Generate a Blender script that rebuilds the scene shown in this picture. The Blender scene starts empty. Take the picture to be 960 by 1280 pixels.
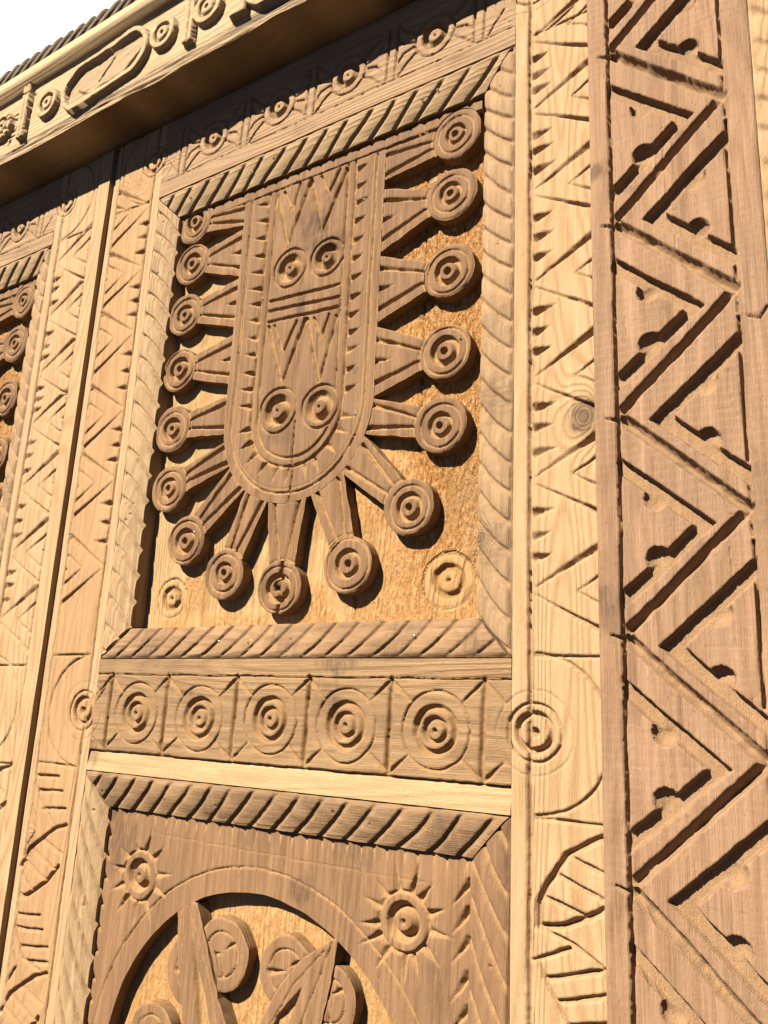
import bpy, math, random
import numpy as np

# ------------------------------------------------------------------ camera, sky, sun, exposure
scene = bpy.context.scene
col = scene.collection
EYE = 1.6                     # eye level above the ground (m); door face lies in the plane y = 0
cam_d = bpy.data.cameras.new('camera')
cam = bpy.data.objects.new('camera', cam_d)
col.objects.link(cam)
scene.camera = cam
scene.cycles.diffuse_bounces = 1
cam.location = (0, -1.0, EYE)
# right, down, forward axes of the camera in (along door, down, into door) coordinates
RX = (0.84039153, -0.04442677, 0.54015584)
DN = (-0.09693198, 0.9682452, 0.23044612)
FW = (-0.53324128, -0.24602335, 0.8093987)
from mathutils import Matrix, Vector
def w3(a): return Vector((a[0], a[2], -a[1]))
xr, yu, zb = w3(RX), -w3(DN), -w3(FW)
m = Matrix(((xr.x, yu.x, zb.x), (xr.y, yu.y, zb.y), (xr.z, yu.z, zb.z)))
cam.rotation_euler = m.to_euler()
cam_d.sensor_fit = 'VERTICAL'
cam_d.sensor_height = 36.0
cam_d.lens = 36.0 * 1028.2 / 1280.0
cam_d.clip_start = 0.02
cam_d.clip_end = 3000

SUN_TO = Vector((-0.34, -1.0, 0.86)).normalized()      # direction towards the sun
world = bpy.data.worlds.new('World')
scene.world = world
world.use_nodes = True
wn = world.node_tree
sky = wn.nodes.new('ShaderNodeTexSky')
sky.sky_type = 'NISHITA'
sky.sun_disc = False
sky.sun_elevation = math.asin(SUN_TO.z)
sky.sun_rotation = math.atan2(SUN_TO.x, SUN_TO.y)
sky.dust_density = 0.1
sky.altitude = 2500
sky.air_density = 0.15
sky.ozone_density = 1.0
bg = wn.nodes['Background']
bg.inputs['Strength'].default_value = 0.05
wn.links.new(sky.outputs[0], bg.inputs['Color'])

sd = bpy.data.lights.new('sun', 'SUN')
sd.energy = 5.0
sd.angle = math.radians(0.5)
sd.color = (1.0, 0.93, 0.82)
sun = bpy.data.objects.new('sun', sd)
col.objects.link(sun)
sun.rotation_euler = SUN_TO.to_track_quat('Z', 'Y').to_euler()
sun.location = (-3, -5, 6)
vs = scene.view_settings
vs.view_transform = 'Standard'
vs.look = 'None'
vs.exposure = 1.74
vs.gamma = 1.0

# ------------------------------------------------------------------ noise
rng = np.random.default_rng(7)
TAB = rng.random((256, 256))
def vnoise(x, y, k=0):
    xi = np.floor(x).astype(np.int64); yi = np.floor(y).astype(np.int64)
    fx = x - xi; fy = y - yi
    fx = fx*fx*(3-2*fx); fy = fy*fy*(3-2*fy)
    a = TAB[(yi+k*37) & 255, (xi+k*91) & 255]; b = TAB[(yi+k*37) & 255, (xi+1+k*91) & 255]
    c = TAB[(yi+1+k*37) & 255, (xi+k*91) & 255]; d = TAB[(yi+1+k*37) & 255, (xi+1+k*91) & 255]
    return (a*(1-fx)+b*fx)*(1-fy)+(c*(1-fx)+d*fx)*fy - 0.5
def fbm(x, y, k=0, o=3):
    r = 0; a = 1.0
    for i in range(o):
        r = r + a*vnoise(x*2**i, y*2**i, k+i*3); a *= 0.5
    return r
def sstep(a, b, x):
    t = np.clip((x-a)/(b-a), 0, 1); return t*t*(3-2*t)

# ------------------------------------------------------------------ materials
def nd(nt, kind, **kw):
    n = nt.nodes.new(kind)
    for k, v in kw.items(): setattr(n, k, v)
    return n
def wood(name, light, dark, cut, axis='v', rings=26.0, ringmix=0.6, blotch=None, blotch_amt=0.35, rough=0.1, saw=0.0, gran=0.0, fibre=0.5, fib2amt=0.5, skamt=0.4):
    k_ = 0.42
    def warm(q): return (k_*q[0]*1.02, k_*q[1]*0.915, k_*q[2]*0.77)
    light, dark, cut = warm(light), warm(dark), warm(cut)
    if blotch: blotch = warm(blotch)
    mt = bpy.data.materials.new(name); mt.use_nodes = True
    nt = mt.node_tree; L = nt.links
    bs = nt.nodes['Principled BSDF']
    geo = nd(nt, 'ShaderNodeNewGeometry')
    def mapped(sa, sc):     # sa: scale along grain, sc: scale across
        mp = nd(nt, 'ShaderNodeMapping')
        mp.inputs['Scale'].default_value = (sc, sc, sa) if axis == 'v' else (sa, sc, sc)
        L.new(geo.outputs['Position'], mp.inputs['Vector']); return mp.outputs[0]
    def noise(vec, scale=1.0, detail=2.0, rou=0.5):
        n = nd(nt, 'ShaderNodeTexNoise'); n.inputs['Scale'].default_value = scale
        n.inputs['Detail'].default_value = detail; n.inputs['Roughness'].default_value = rou
        L.new(vec, n.inputs['Vector']); return n.outputs['Fac']
    def mth(op, a, b=None, c=None):
        n = nd(nt, 'ShaderNodeMath', operation=op)
        for i, x in enumerate((a, b, c)):
            if x is None: continue
            if isinstance(x, (int, float)): n.inputs[i].default_value = x
            else: L.new(x, n.inputs[i])
        return n.outputs[0]
    def mix(f, a, b, bt='MIX'):
        n = nd(nt, 'ShaderNodeMix', data_type='RGBA', blend_type=bt)
        if isinstance(f, (int, float)): n.inputs[0].default_value = f
        else: L.new(f, n.inputs[0])
        for i, x in ((6, a), (7, b)):
            if isinstance(x, tuple): n.inputs[i].default_value = (*x, 1)
            else: L.new(x, n.inputs[i])
        return n.outputs[2]
    def rng_(x, a, b, c=0.0, d=1.0):
        n = nd(nt, 'ShaderNodeMapRange'); L.new(x, n.inputs[0])
        for i, q in enumerate((a, b, c, d)): n.inputs[i+1].default_value = q
        return n.outputs[0]
    at = nd(nt, 'ShaderNodeAttribute', attribute_name='cut').outputs['Fac']
    st = nd(nt, 'ShaderNodeAttribute', attribute_name='stain').outputs['Fac']
    kn = nd(nt, 'ShaderNodeAttribute', attribute_name='ring').outputs['Fac']
    base = noise(mapped(0.7, 7.0), 1.0, 2.0)
    base = mth('ADD', base, mth('MULTIPLY', kn, 0.10))
    s = mth('SINE', mth('MULTIPLY', base, rings*6.28))
    late = mth('POWER', rng_(s, -1, 1), 2.2)
    fib = noise(mapped(9.0, 650.0), 1.0, 3.0, 0.6)
    fib2 = noise(mapped(3.0, 160.0), 1.0, 2.0, 0.6)
    c = mix(mth('MULTIPLY', late, ringmix), light, dark)
    c = mix(mth('MULTIPLY', rng_(fib2, 0.42, 0.7), fib2amt), c, dark)
    if blotch:
        bl = noise(mapped(3.0, 9.0), 1.0, 4.0, 0.65)
        c = mix(mth('MULTIPLY', rng_(bl, 0.42, 0.68), blotch_amt), c, blotch)
    c = mix(mth('MULTIPLY', rng_(fib, 0.3, 0.8), fibre), c, tuple(0.62*x for x in dark))
    if saw:
        sw = nd(nt, 'ShaderNodeTexWave', wave_type='BANDS', bands_direction='Z')
        sw.inputs['Scale'].default_value = 31.0; sw.inputs['Distortion'].default_value = 2.5
        sw.inputs['Detail'].default_value = 2.0; sw.inputs['Detail Scale'].default_value = 1.2
        L.new(geo.outputs['Position'], sw.inputs['Vector'])
        mk = mth('MULTIPLY', mth('POWER', sw.outputs['Fac'], 5.0), rng_(noise(mapped(3, 3)), 0.42, 0.62))
        c = mix(mth('MULTIPLY', mk, saw), c, (0.40, 0.33, 0.26))
    sk = noise(mapped(5.0, 75.0), 1.0, 5.0, 0.7)
    c = mix(mth('MULTIPLY', rng_(sk, 0.53, 0.66), skamt), c, tuple(0.5*x for x in dark))
    c = mix(mth('MULTIPLY', rng_(sk, 0.44, 0.34), 0.4), c, tuple(min(1, 1.22*x) for x in light))
    sp = noise(mapped(230.0, 330.0), 1.0, 2.0, 0.6)
    c = mix(mth('MULTIPLY', rng_(sp, 0.64, 0.74), 0.5), c, tuple(0.42*x for x in dark))
    # fresh-cut wood inside the carving
    cn = noise(mapped(60.0, 200.0), 1.0, 3.0, 0.7)
    c = mix(mth('MULTIPLY', at, rng_(cn, 0.25, 0.7, 0.35, 1.0)), c, cut)
    c = mix(st, c, (0.050, 0.030, 0.020))
    if gran:
        gn = noise(mapped(75, 210), 1.0, 4.0, 0.75)
        g2 = noise(mapped(6, 6), 1.0, 3.0, 0.6)
        L_ = nd(nt, 'ShaderNodeAttribute', attribute_name='rough').outputs['Fac']
        gm = mth('MULTIPLY', L_, rng_(g2, 0.25, 0.5))
        c = mix(mth('MULTIPLY', gm, 1.0), c, (0.37, 0.165, 0.045))
        c = mix(mth('MULTIPLY', mth('MULTIPLY', gm, rng_(gn, 0.50, 0.62)), 0.55), c, (0.54, 0.40, 0.21))
        c = mix(mth('MULTIPLY', mth('MULTIPLY', gm, rng_(gn, 0.45, 0.36)), 0.6), c, (0.12, 0.045, 0.012))
    L.new(c, bs.inputs['Base Color'])
    bs.inputs['Roughness'].default_value = 0.82
    bs.inputs['Specular IOR Level'].default_value = 0.12
    # fine relief
    pores = noise(mapped(90.0, 900.0), 1.0, 3.0, 0.7)
    hh = mth('ADD', mth('MULTIPLY', fib, 0.5), mth('MULTIPLY', pores, 0.5))
    hh = mth('ADD', hh, mth('MULTIPLY', late, 0.35))
    fuzz = noise(mapped(350, 700), 1.0, 3.0, 0.8)
    hh = mth('ADD', hh, mth('MULTIPLY', mth('MULTIPLY', fuzz, at), 0.75))
    if gran:
        hh = mth('ADD', hh, mth('MULTIPLY', mth('MULTIPLY', gn, L_), 3.2*gran))
    bp = nd(nt, 'ShaderNodeBump'); bp.inputs['Strength'].default_value = 1.0
    bp.inputs['Distance'].default_value = 0.001*(1.3+rough*8)
    L.new(hh, bp.inputs['Height']); L.new(bp.outputs[0], bs.inputs['Normal'])
    return mt

CREAM = (0.70, 0.53, 0.315); CREAM_D = (0.56, 0.36, 0.165)
M = {}
M['pine_v'] = wood('pine_upright', (0.76, 0.575, 0.37), (0.56, 0.355, 0.185), (0.70, 0.46, 0.26), 'v', 30, 0.7, (0.66, 0.45, 0.25), 0.35, fibre=0.3, fib2amt=0.3, skamt=0.15)
M['pine_w'] = wood('pine_upright_warm', (0.70, 0.49, 0.28), (0.52, 0.31, 0.15), (0.62, 0.37, 0.20), 'v', 26, 0.5, (0.58, 0.36, 0.22), 0.5, fibre=0.3, fib2amt=0.3, skamt=0.2)
M['bead_v'] = wood('pine_bead', (0.76, 0.57, 0.37), (0.56, 0.36, 0.18), (0.66, 0.44, 0.25), 'v', 20, 0.4, (0.62, 0.44, 0.27), 0.35, fibre=0.3, fib2amt=0.3, skamt=0.2)
M['bead_u'] = wood('pine_strip', (0.74, 0.54, 0.33), (0.56, 0.38, 0.21), (0.66, 0.44, 0.25), 'u', 20, 0.4, (0.58, 0.41, 0.27), 0.35, fibre=0.3, fib2amt=0.3, skamt=0.25)
M['rail_u'] = wood('brown_rail', (0.60, 0.415, 0.245), (0.36, 0.225, 0.12), (0.60, 0.38, 0.18), 'u', 26, 0.4, (0.33, 0.225, 0.155), 0.5)
M['rail_t'] = wood('top_rail', (0.66, 0.47, 0.30), (0.42, 0.28, 0.17), (0.58, 0.38, 0.22), 'u', 26, 0.4, (0.46, 0.32, 0.24), 0.5)
M['mould_u'] = wood('moulding_across', (0.58, 0.40, 0.24), (0.34, 0.21, 0.12), (0.46, 0.29, 0.15), 'u', 26, 0.45, (0.34, 0.225, 0.15), 0.6)
M['mould_t'] = wood('moulding_top', (0.66, 0.50, 0.31), (0.46, 0.31, 0.17), (0.50, 0.34, 0.19), 'u', 26, 0.4, (0.46, 0.31, 0.21), 0.5)
M['mould_v'] = wood('moulding_upright', (0.62, 0.45, 0.285), (0.44, 0.29, 0.165), (0.56, 0.36, 0.19), 'v', 24, 0.4, (0.46, 0.31, 0.22), 0.55)
M['mould_l'] = wood('moulding_left', (0.74, 0.56, 0.36), (0.55, 0.36, 0.19), (0.68, 0.47, 0.27), 'v', 24, 0.35, (0.60, 0.44, 0.30), 0.4)
M['fig'] = wood('weathered_figure_wood', (0.47, 0.30, 0.18), (0.29, 0.165, 0.092), (0.74, 0.47, 0.22), 'v', 22, 0.45, (0.25, 0.165, 0.115), 0.6)
M['low'] = wood('weathered_panel_wood', (0.50, 0.315, 0.185), (0.32, 0.185, 0.10), (0.74, 0.48, 0.235), 'v', 22, 0.35, (0.27, 0.175, 0.12), 0.55)
M['bgp'] = wood('rough_panel_ground', (0.84, 0.62, 0.35), (0.58, 0.35, 0.15), (0.64, 0.38, 0.15), 'v', 30, 0.5, (0.70, 0.43, 0.18), 0.5, rough=0.35, gran=1.0, fibre=0.25, fib2amt=0.3, skamt=0.15)
M['post'] = wood('post_timber', (0.60, 0.395, 0.265), (0.42, 0.255, 0.155), (0.56, 0.37, 0.215), 'v', 22, 0.5, (0.38, 0.26, 0.19), 0.5, saw=0.07)
M['lintel'] = wood('lintel_timber', (0.82, 0.65, 0.43), (0.64, 0.44, 0.24), (0.72, 0.56, 0.37), 'u', 22, 0.35, (0.72, 0.55, 0.37), 0.35, rough=0.2, fibre=0.2, fib2amt=0.25, skamt=0.15)
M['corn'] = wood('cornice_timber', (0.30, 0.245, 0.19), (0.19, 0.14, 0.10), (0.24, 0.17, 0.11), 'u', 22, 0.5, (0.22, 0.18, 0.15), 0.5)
M['sand'] = wood('dark_earth', (0.085, 0.055, 0.03), (0.06, 0.038, 0.02), (0.07, 0.045, 0.025), 'v', 3, 0.2)
ml = bpy.data.materials.new('nail_steel'); ml.use_nodes = True
b = ml.node_tree.nodes['Principled BSDF']; b.inputs['Base Color'].default_value = (0.55, 0.55, 0.53, 1)
b.inputs['Metallic'].default_value = 0.9; b.inputs['Roughness'].default_value = 0.35
M['nail'] = ml

# ------------------------------------------------------------------ objects
def tag(o, label=None, cat=None, group=None, kind=None):
    if label: o['label'] = label
    if cat: o['category'] = cat
    if group: o['group'] = group
    if kind: o['kind'] = kind
def thing(name, u, v, h, label, cat):
    o = bpy.data.objects.new(name, None); col.objects.link(o)
    o.empty_display_size = 0.05
    o.location = (u/1000, -h/1000, EYE+v/1000); tag(o, label, cat, kind='thing'); return o
def wloc(o):
    p = Vector(o.location)
    while o.parent: o = o.parent; p += Vector(o.location)
    return p
def build(name, U, V, H, F, mat, parent, attrs=None, smooth=None, kind=None):
    """vertices in door coordinates (mm) -> one mesh object with its own origin"""
    x = U/1000.0; y = -H/1000.0; z = EYE+V/1000.0
    c = Vector((float(x.min()+x.max())/2, float(y.min()+y.max())/2, float(z.min()+z.max())/2))
    me = bpy.data.meshes.new(name)
    n = len(x); nf = len(F)
    co = np.empty((n, 3), np.float32); co[:, 0] = x-c.x; co[:, 1] = y-c.y; co[:, 2] = z-c.z
    me.vertices.add(n); me.vertices.foreach_set('co', co.ravel())
    me.loops.add(nf*4); me.loops.foreach_set('vertex_index', F.astype(np.int32).ravel())
    me.polygons.add(nf); me.polygons.foreach_set('loop_start', np.arange(0, nf*4, 4, dtype=np.int32))
    me.polygons.foreach_set('loop_total', np.full(nf, 4, np.int32))
    me.update(calc_edges=True)
    if smooth is not None: me.polygons.foreach_set('use_smooth', smooth)
    for k, a in (attrs or {}).items():
        t = me.attributes.new(k, 'FLOAT', 'POINT'); t.data.foreach_set('value', a.astype(np.float32))
    me.materials.append(mat)
    o = bpy.data.objects.new(name, me); col.objects.link(o)
    if parent is not None:
        o.parent = parent; o.location = c - wloc(parent)
    else: o.location = c
    if kind: o['kind'] = kind
    return o
BOXF = np.array([[0, 1, 3, 2], [4, 6, 7, 5], [0, 4, 5, 1], [2, 3, 7, 6], [0, 2, 6, 4], [1, 5, 7, 3]])
def box(name, u0, u1, v0, v1, h0, h1, mat, parent, kind=None):
    U = np.array([u0, u1, u0, u1, u0, u1, u0, u1], float); V = np.array([v0, v0, v1, v1, v0, v0, v1, v1], float)
    H = np.array([h1]*4+[h0]*4, float)
    return build(name, U, V, H, BOXF, mat, parent, kind=kind)

class Field:
    """a carved face: local coordinates s (first axis), t (second axis); O + s*A + t*B gives door coordinates"""
    def __init__(f, s0, s1, t0, t1, ds, dt=None, O=(0, 0), A=(1, 0), B=(0, 1), base=0.0, seed=1, warp=0.7):
        dt = dt or ds
        ns = max(2, int(round((s1-s0)/ds))+1); ntt = max(2, int(round((t1-t0)/dt))+1)
        f.s = np.linspace(s0, s1, ns); f.t = np.linspace(t0, t1, ntt)
        f.ds = f.s[1]-f.s[0]; f.dt = f.t[1]-f.t[0]
        f.S, f.T = np.meshgrid(f.s, f.t)
        f.O, f.A, f.B = O, A, B
        U, V = f.door(f.S, f.T)
        f.seed = seed
        f.WS = f.S + warp*(1.5*fbm(U/9, V/9, seed, 2)+2.2*fbm(U/55, V/55, seed+5, 2))
        f.WT = f.T + warp*(1.5*fbm(U/9, V/9, seed+9, 2)+2.2*fbm(U/55, V/55, seed+13, 2))
        f.base = np.full(f.S.shape, float(base)) + 0.9*fbm(U/90, V/90, seed+21, 2) + 0.22*fbm(U/5, V/14, seed+23, 2)
        f.C = np.zeros(f.S.shape); f.st = np.zeros(f.S.shape); f.kn = np.zeros(f.S.shape); f.ro = np.zeros(f.S.shape)
        f.dv = fbm(U/22, V/22, seed+31, 2)*0.5+1.0
    def door(f, S, T):
        return f.O[0]+S*f.A[0]+T*f.B[0], f.O[1]+S*f.A[1]+T*f.B[1]
    def win(f, a0, a1, b0, b1, mg):
        i0 = np.searchsorted(f.s, min(a0, a1)-mg); i1 = np.searchsorted(f.s, max(a0, a1)+mg)
        j0 = np.searchsorted(f.t, min(b0, b1)-mg); j1 = np.searchsorted(f.t, max(b0, b1)+mg)
        if i1 <= i0 or j1 <= j0: return None
        return (slice(j0, j1), slice(i0, i1))
    def put(f, w, c): f.C[w] = np.maximum(f.C[w], c*f.dv[w])
    def seg(f, a, b, wd=6.0, d=4.0, w2=None, asym=0.0, p=1.0):
        """V groove from a to b, width wd at a and w2 at b"""
        w2 = wd if w2 is None else w2
        w = f.win(a[0], b[0], a[1], b[1], max(wd, w2)+3)
        if w is None: return
        x = f.WS[w]-a[0]; y = f.WT[w]-a[1]; dx = b[0]-a[0]; dy = b[1]-a[1]; l2 = dx*dx+dy*dy+1e-9
        q = np.clip((x*dx+y*dy)/l2, 0, 1)
        ww = (wd+(w2-wd)*q)/2+0.01
        ex = x-q*dx; ey = y-q*dy
        dist = np.hypot(ex, ey)
        if asym:
            sg = np.sign(ex*(-dy)+ey*dx)
            dist = np.where(sg > 0, dist*(1+asym), dist*(1-asym*0.4))
        k = np.minimum(1.0, ww*2/max(wd, w2)*1.15)
        f.put(w, 1.55*d*k*np.clip(1-dist/ww, 0, 1)**p)
    def poly(f, pts, **k):
        for a, b in zip(pts[:-1], pts[1:]): f.seg(a, b, **k)
    def ring(f, c, r, wd=6.0, d=4.0, p=1.0, a0=None, a1=None, ry=1.0):
        w = f.win(c[0]-r, c[0]+r, c[1]-r*ry, c[1]+r*ry, wd+3)
        if w is None: return
        x = f.WS[w]-c[0]; y = (f.WT[w]-c[1])/ry; q = np.hypot(x, y)
        v = 1.3*d*np.clip(1-np.abs(q-r)/(wd/2), 0, 1)**p
        if a0 is not None:
            an = np.degrees(np.arctan2(y, x)); an = (an-a0) % 360
            v = np.where(an <= (a1-a0) % 360, v, 0)
        f.put(w, v)
    def flatring(f, c, r0, r1, d, e=2.0, a0=None, a1=None):
        w = f.win(c[0]-r1, c[0]+r1, c[1]-r1, c[1]+r1, e+3)
        if w is None: return
        x = f.WS[w]-c[0]; y = f.WT[w]-c[1]; q = np.hypot(x, y)
        f.put(w, d*np.clip(np.minimum(q-r0, r1-q)/e, 0, 1))
    def hole(f, c, r, d, e=1.8):
        w = f.win(c[0]-r, c[0]+r, c[1]-r, c[1]+r, 3)
        if w is None: return
        q = np.hypot(f.WS[w]-c[0], f.WT[w]-c[1]); f.put(w, d*np.clip((r-q)/e, 0, 1))
    def region(f, sd, d, e=1.5):
        """flat recess where sd(S,T) < 0"""
        f.C = np.maximum(f.C, d*f.dv**0.3*np.clip(-sd(f.WS, f.WT)/e, 0, 1))
    def stain(f, c, r, amt=0.8, ry=1.0, soft=0.6):
        q = np.hypot(f.S-c[0], (f.T-c[1])/ry)+r*0.9*fbm(f.S/14, f.T/20, 3, 4)
        m_ = sstep(r*1.15, r*0.25, q)*np.clip(0.75+1.1*fbm(f.S/2.4, f.T/16, 9, 3), 0.1, 1)
        f.st = np.maximum(f.st, amt*0.85*m_)
    def knot(f, c, r, amt=0.8, ry=1.0):
        q = np.hypot(f.S-c[0], (f.T-c[1])/ry)
        f.kn += 2.0*np.exp(-(q/(r*1.9))**2)
        f.st = np.maximum(f.st, amt*sstep(r*1.1, r*0.8, q+r*0.35*fbm(f.S/7, f.T/7, 5, 2))*(0.75+0.5*vnoise(q/1.6, 0*q, 2)))
        f.st = np.maximum(f.st, 0.35*amt*sstep(r*1.8, r*0.9, q))
    def emit(f, name, parent, mat, sdf=None, bottom=-40.0, cutgain=1.0, ch=0.0, kind=None):
        U, V = f.door(f.S, f.T)
        H = f.base-f.C-np.minimum(np.abs(f.C), 3.5)*0.11*fbm(U/2.6, V/2.6, f.seed+41, 2)
        ny, nx = H.shape
        cut = np.clip(f.C/3.0, 0, 1)*cutgain
        arrs = [U.copy(), V.copy(), H, cut, f.st, f.kn, f.ro]
        if sdf is None:
            inside = np.ones(H.shape, bool)
            cells = np.ones((ny-1, nx-1), bool)
        else:
            sd = sdf(f.S, f.T)
            if ch:
                q = np.clip(1+sd/3.0, 0, 1)**2*(1+1.3*fbm(U/11, V/11, f.seed+51, 2))
                H = H-ch*q; arrs[2] = H; arrs[3] = np.maximum(cut, 0.6*q)
            inside = sd < 0
            cells = inside[:-1, :-1] | inside[1:, :-1] | inside[:-1, 1:] | inside[1:, 1:]
            if not cells.any(): return None
            need = np.zeros(H.shape, bool)
            for a in (slice(None, -1), slice(1, None)):
                for b2 in (slice(None, -1), slice(1, None)):
                    need[a, b2] |= cells
            need &= ~inside
            ps = f.S[need].copy(); pt = f.T[need].copy()
            e = 0.05
            for _ in range(4):
                d0 = sdf(ps, pt)
                gx = (sdf(ps+e, pt)-sdf(ps-e, pt))/(2*e); gy = (sdf(ps, pt+e)-sdf(ps, pt-e))/(2*e)
                g = np.maximum(gx*gx+gy*gy, 0.25)
                ps -= d0*gx/g; pt -= d0*gy/g
            ps = np.clip(ps, f.s[0], f.s[-1]); pt = np.clip(pt, f.t[0], f.t[-1])
            mv = np.hypot(ps-f.S[need], pt-f.T[need])
            bad = mv > 2.5*max(f.ds, f.dt)
            ps[bad] = f.S[need][bad]; pt[bad] = f.T[need][bad]
            fx = np.clip((ps-f.s[0])/f.ds, 0, nx-1.001); fy = np.clip((pt-f.t[0])/f.dt, 0, ny-1.001)
            ix = fx.astype(int); iy = fy.astype(int); fx -= ix; fy -= iy
            for k in range(2, 7):
                a = arrs[k]; r = (a[iy, ix]*(1-fx)+a[iy, ix+1]*fx)*(1-fy)+(a[iy+1, ix]*(1-fx)+a[iy+1, ix+1]*fx)*fy
                a = a.copy(); a[need] = r; arrs[k] = a
            uu, vv = f.door(ps, pt); arrs[0][need] = uu; arrs[1][need] = vv
        jj, ii = np.nonzero(cells)
        a = jj*nx+ii
        Q = np.stack([a, a+1, a+nx+1, a+nx], 1)
        flip = (f.A[0]*f.B[1]-f.A[1]*f.B[0]) < 0
        # boundary edges (directed) of kept cells
        pad = np.zeros((ny+1, nx+1), bool); pad[1:-1, 1:-1] = cells
        E = []
        c = cells
        for (nb, e0, e1) in ((~pad[:-2, 1:-1], 0, 1), (~pad[1:-1, 2:], 1, 2), (~pad[2:, 1:-1], 2, 3), (~pad[1:-1, :-2], 3, 0)):
            mk = (c & nb)[jj, ii]
            E.append(np.stack([Q[mk, e0], Q[mk, e1]], 1))
        E = np.concatenate(E)
        if flip: Q = Q[:, ::-1]; E = E[:, ::-1]
        used = np.unique(Q); remap = np.full(nx*ny, -1, np.int64); remap[used] = np.arange(len(used))
        Q = remap[Q]; n0 = len(used)
        flat = [x.ravel()[used] for x in arrs]
        ev = np.unique(E); rm2 = np.full(nx*ny, -1, np.int64); rm2[ev] = np.arange(len(ev))
        evf = [x.ravel()[ev] for x in arrs]
        ne = len(ev)
        top = n0+rm2[E]; bot = n0+ne+rm2[E]
        SK = np.stack([top[:, 1], top[:, 0], bot[:, 0], bot[:, 1]], 1)
        allv = [np.concatenate([flat[k], evf[k], evf[k]]) for k in range(7)]
        allv[2][n0+ne:] = bottom
        allv[3][n0:] = 0.45
        FQ = np.concatenate([Q, SK])
        sm = np.zeros(len(FQ), bool); sm[:len(Q)] = True
        return build(name, allv[0], allv[1], allv[2], FQ, mat, parent,
                     {'cut': allv[3], 'stain': allv[4], 'ring': allv[5], 'rough': allv[6]}, sm, kind)

def circ(c, r, ry=1.0): return lambda s, t: np.hypot(s-c[0], (t-c[1])/ry)-r
def inter(*fs): return lambda s, t: np.maximum.reduce([g(s, t) for g in fs])
def union(*fs): return lambda s, t: np.minimum.reduce([g(s, t) for g in fs])
def neg(g): return lambda s, t: -g(s, t)
def rect(a0, a1, b0, b1): return lambda s, t: np.maximum(np.maximum(a0-s, s-a1), np.maximum(b0-t, t-b1))
def polygon(pts):
    P = np.array(pts, float); N = np.roll(P, -1, 0)
    def g(s, t):
        s = np.asarray(s, float); t = np.asarray(t, float)
        d = np.full(s.shape, 1e9); ins = np.zeros(s.shape, bool)
        for (ax, ay), (bx, by) in zip(P, N):
            dx, dy = bx-ax, by-ay; q = np.clip(((s-ax)*dx+(t-ay)*dy)/(dx*dx+dy*dy), 0, 1)
            d = np.minimum(d, np.hypot(s-ax-q*dx, t-ay-q*dy))
            cond = ((ay > t) != (by > t))
            xx = (bx-ax)*(t-ay)/((by-ay) if abs(by-ay) > 1e-9 else 1e-9)+ax
            ins ^= cond & (s < xx)
        return np.where(ins, -d, d)
    return g
def wob(g, amp=0.9, sc=13.0, k=61):
    return lambda s, t: g(s+amp*2*vnoise(s/sc, t/sc, k), t+amp*2*vnoise(s/sc, t/sc, k+7))
def rosette(f, c, r, rings, hole_r=0, hole_d=0):
    for rr, w, d in rings: f.ring(c, rr*r, w, d, 0.8)
    if hole_r: f.hole(c, hole_r, hole_d)
# ------------------------------------------------------------------ ground
gr = box('ground', -9000, 7000, -1640, -1600, -300, 9000, M['sand'], None, 'structure')

# ---- white sheet added behind the gate, sunlit so the sky there turns white
def sky_sheet():
    n, m_ = 120, 40
    X, Z = np.meshgrid(np.linspace(-620000, 60000, n), np.linspace(-2000, 480000, m_))
    Y = -(170000+26000*fbm(X/60000, Z/40000, 301, 4))
    jj, ii = np.meshgrid(np.arange(m_-1), np.arange(n-1), indexing='ij'); a = (jj*n+ii).ravel()
    Q = np.stack([a, a+1, a+n+1, a+n], 1)
    mt = bpy.data.materials.new('sky_sheet_white'); mt.use_nodes = True
    b = mt.node_tree.nodes['Principled BSDF']; b.inputs['Base Color'].default_value = (0.93, 0.93, 0.93, 1)
    b.inputs['Roughness'].default_value = 1.0; b.inputs['Specular IOR Level'].default_value = 0
    build('added_sky_sheet', X.ravel(), Z.ravel(), Y.ravel(), Q, mt, None, smooth=np.ones(len(Q), bool), kind='structure')
sky_sheet()

# ================================================================== RIGHT LEAF
leaf = thing('gate_leaf', -862, -1600, 0, 'wide carved gate leaf with the complete rayed figure panel above a row of rosettes', 'gate leaf')

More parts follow.
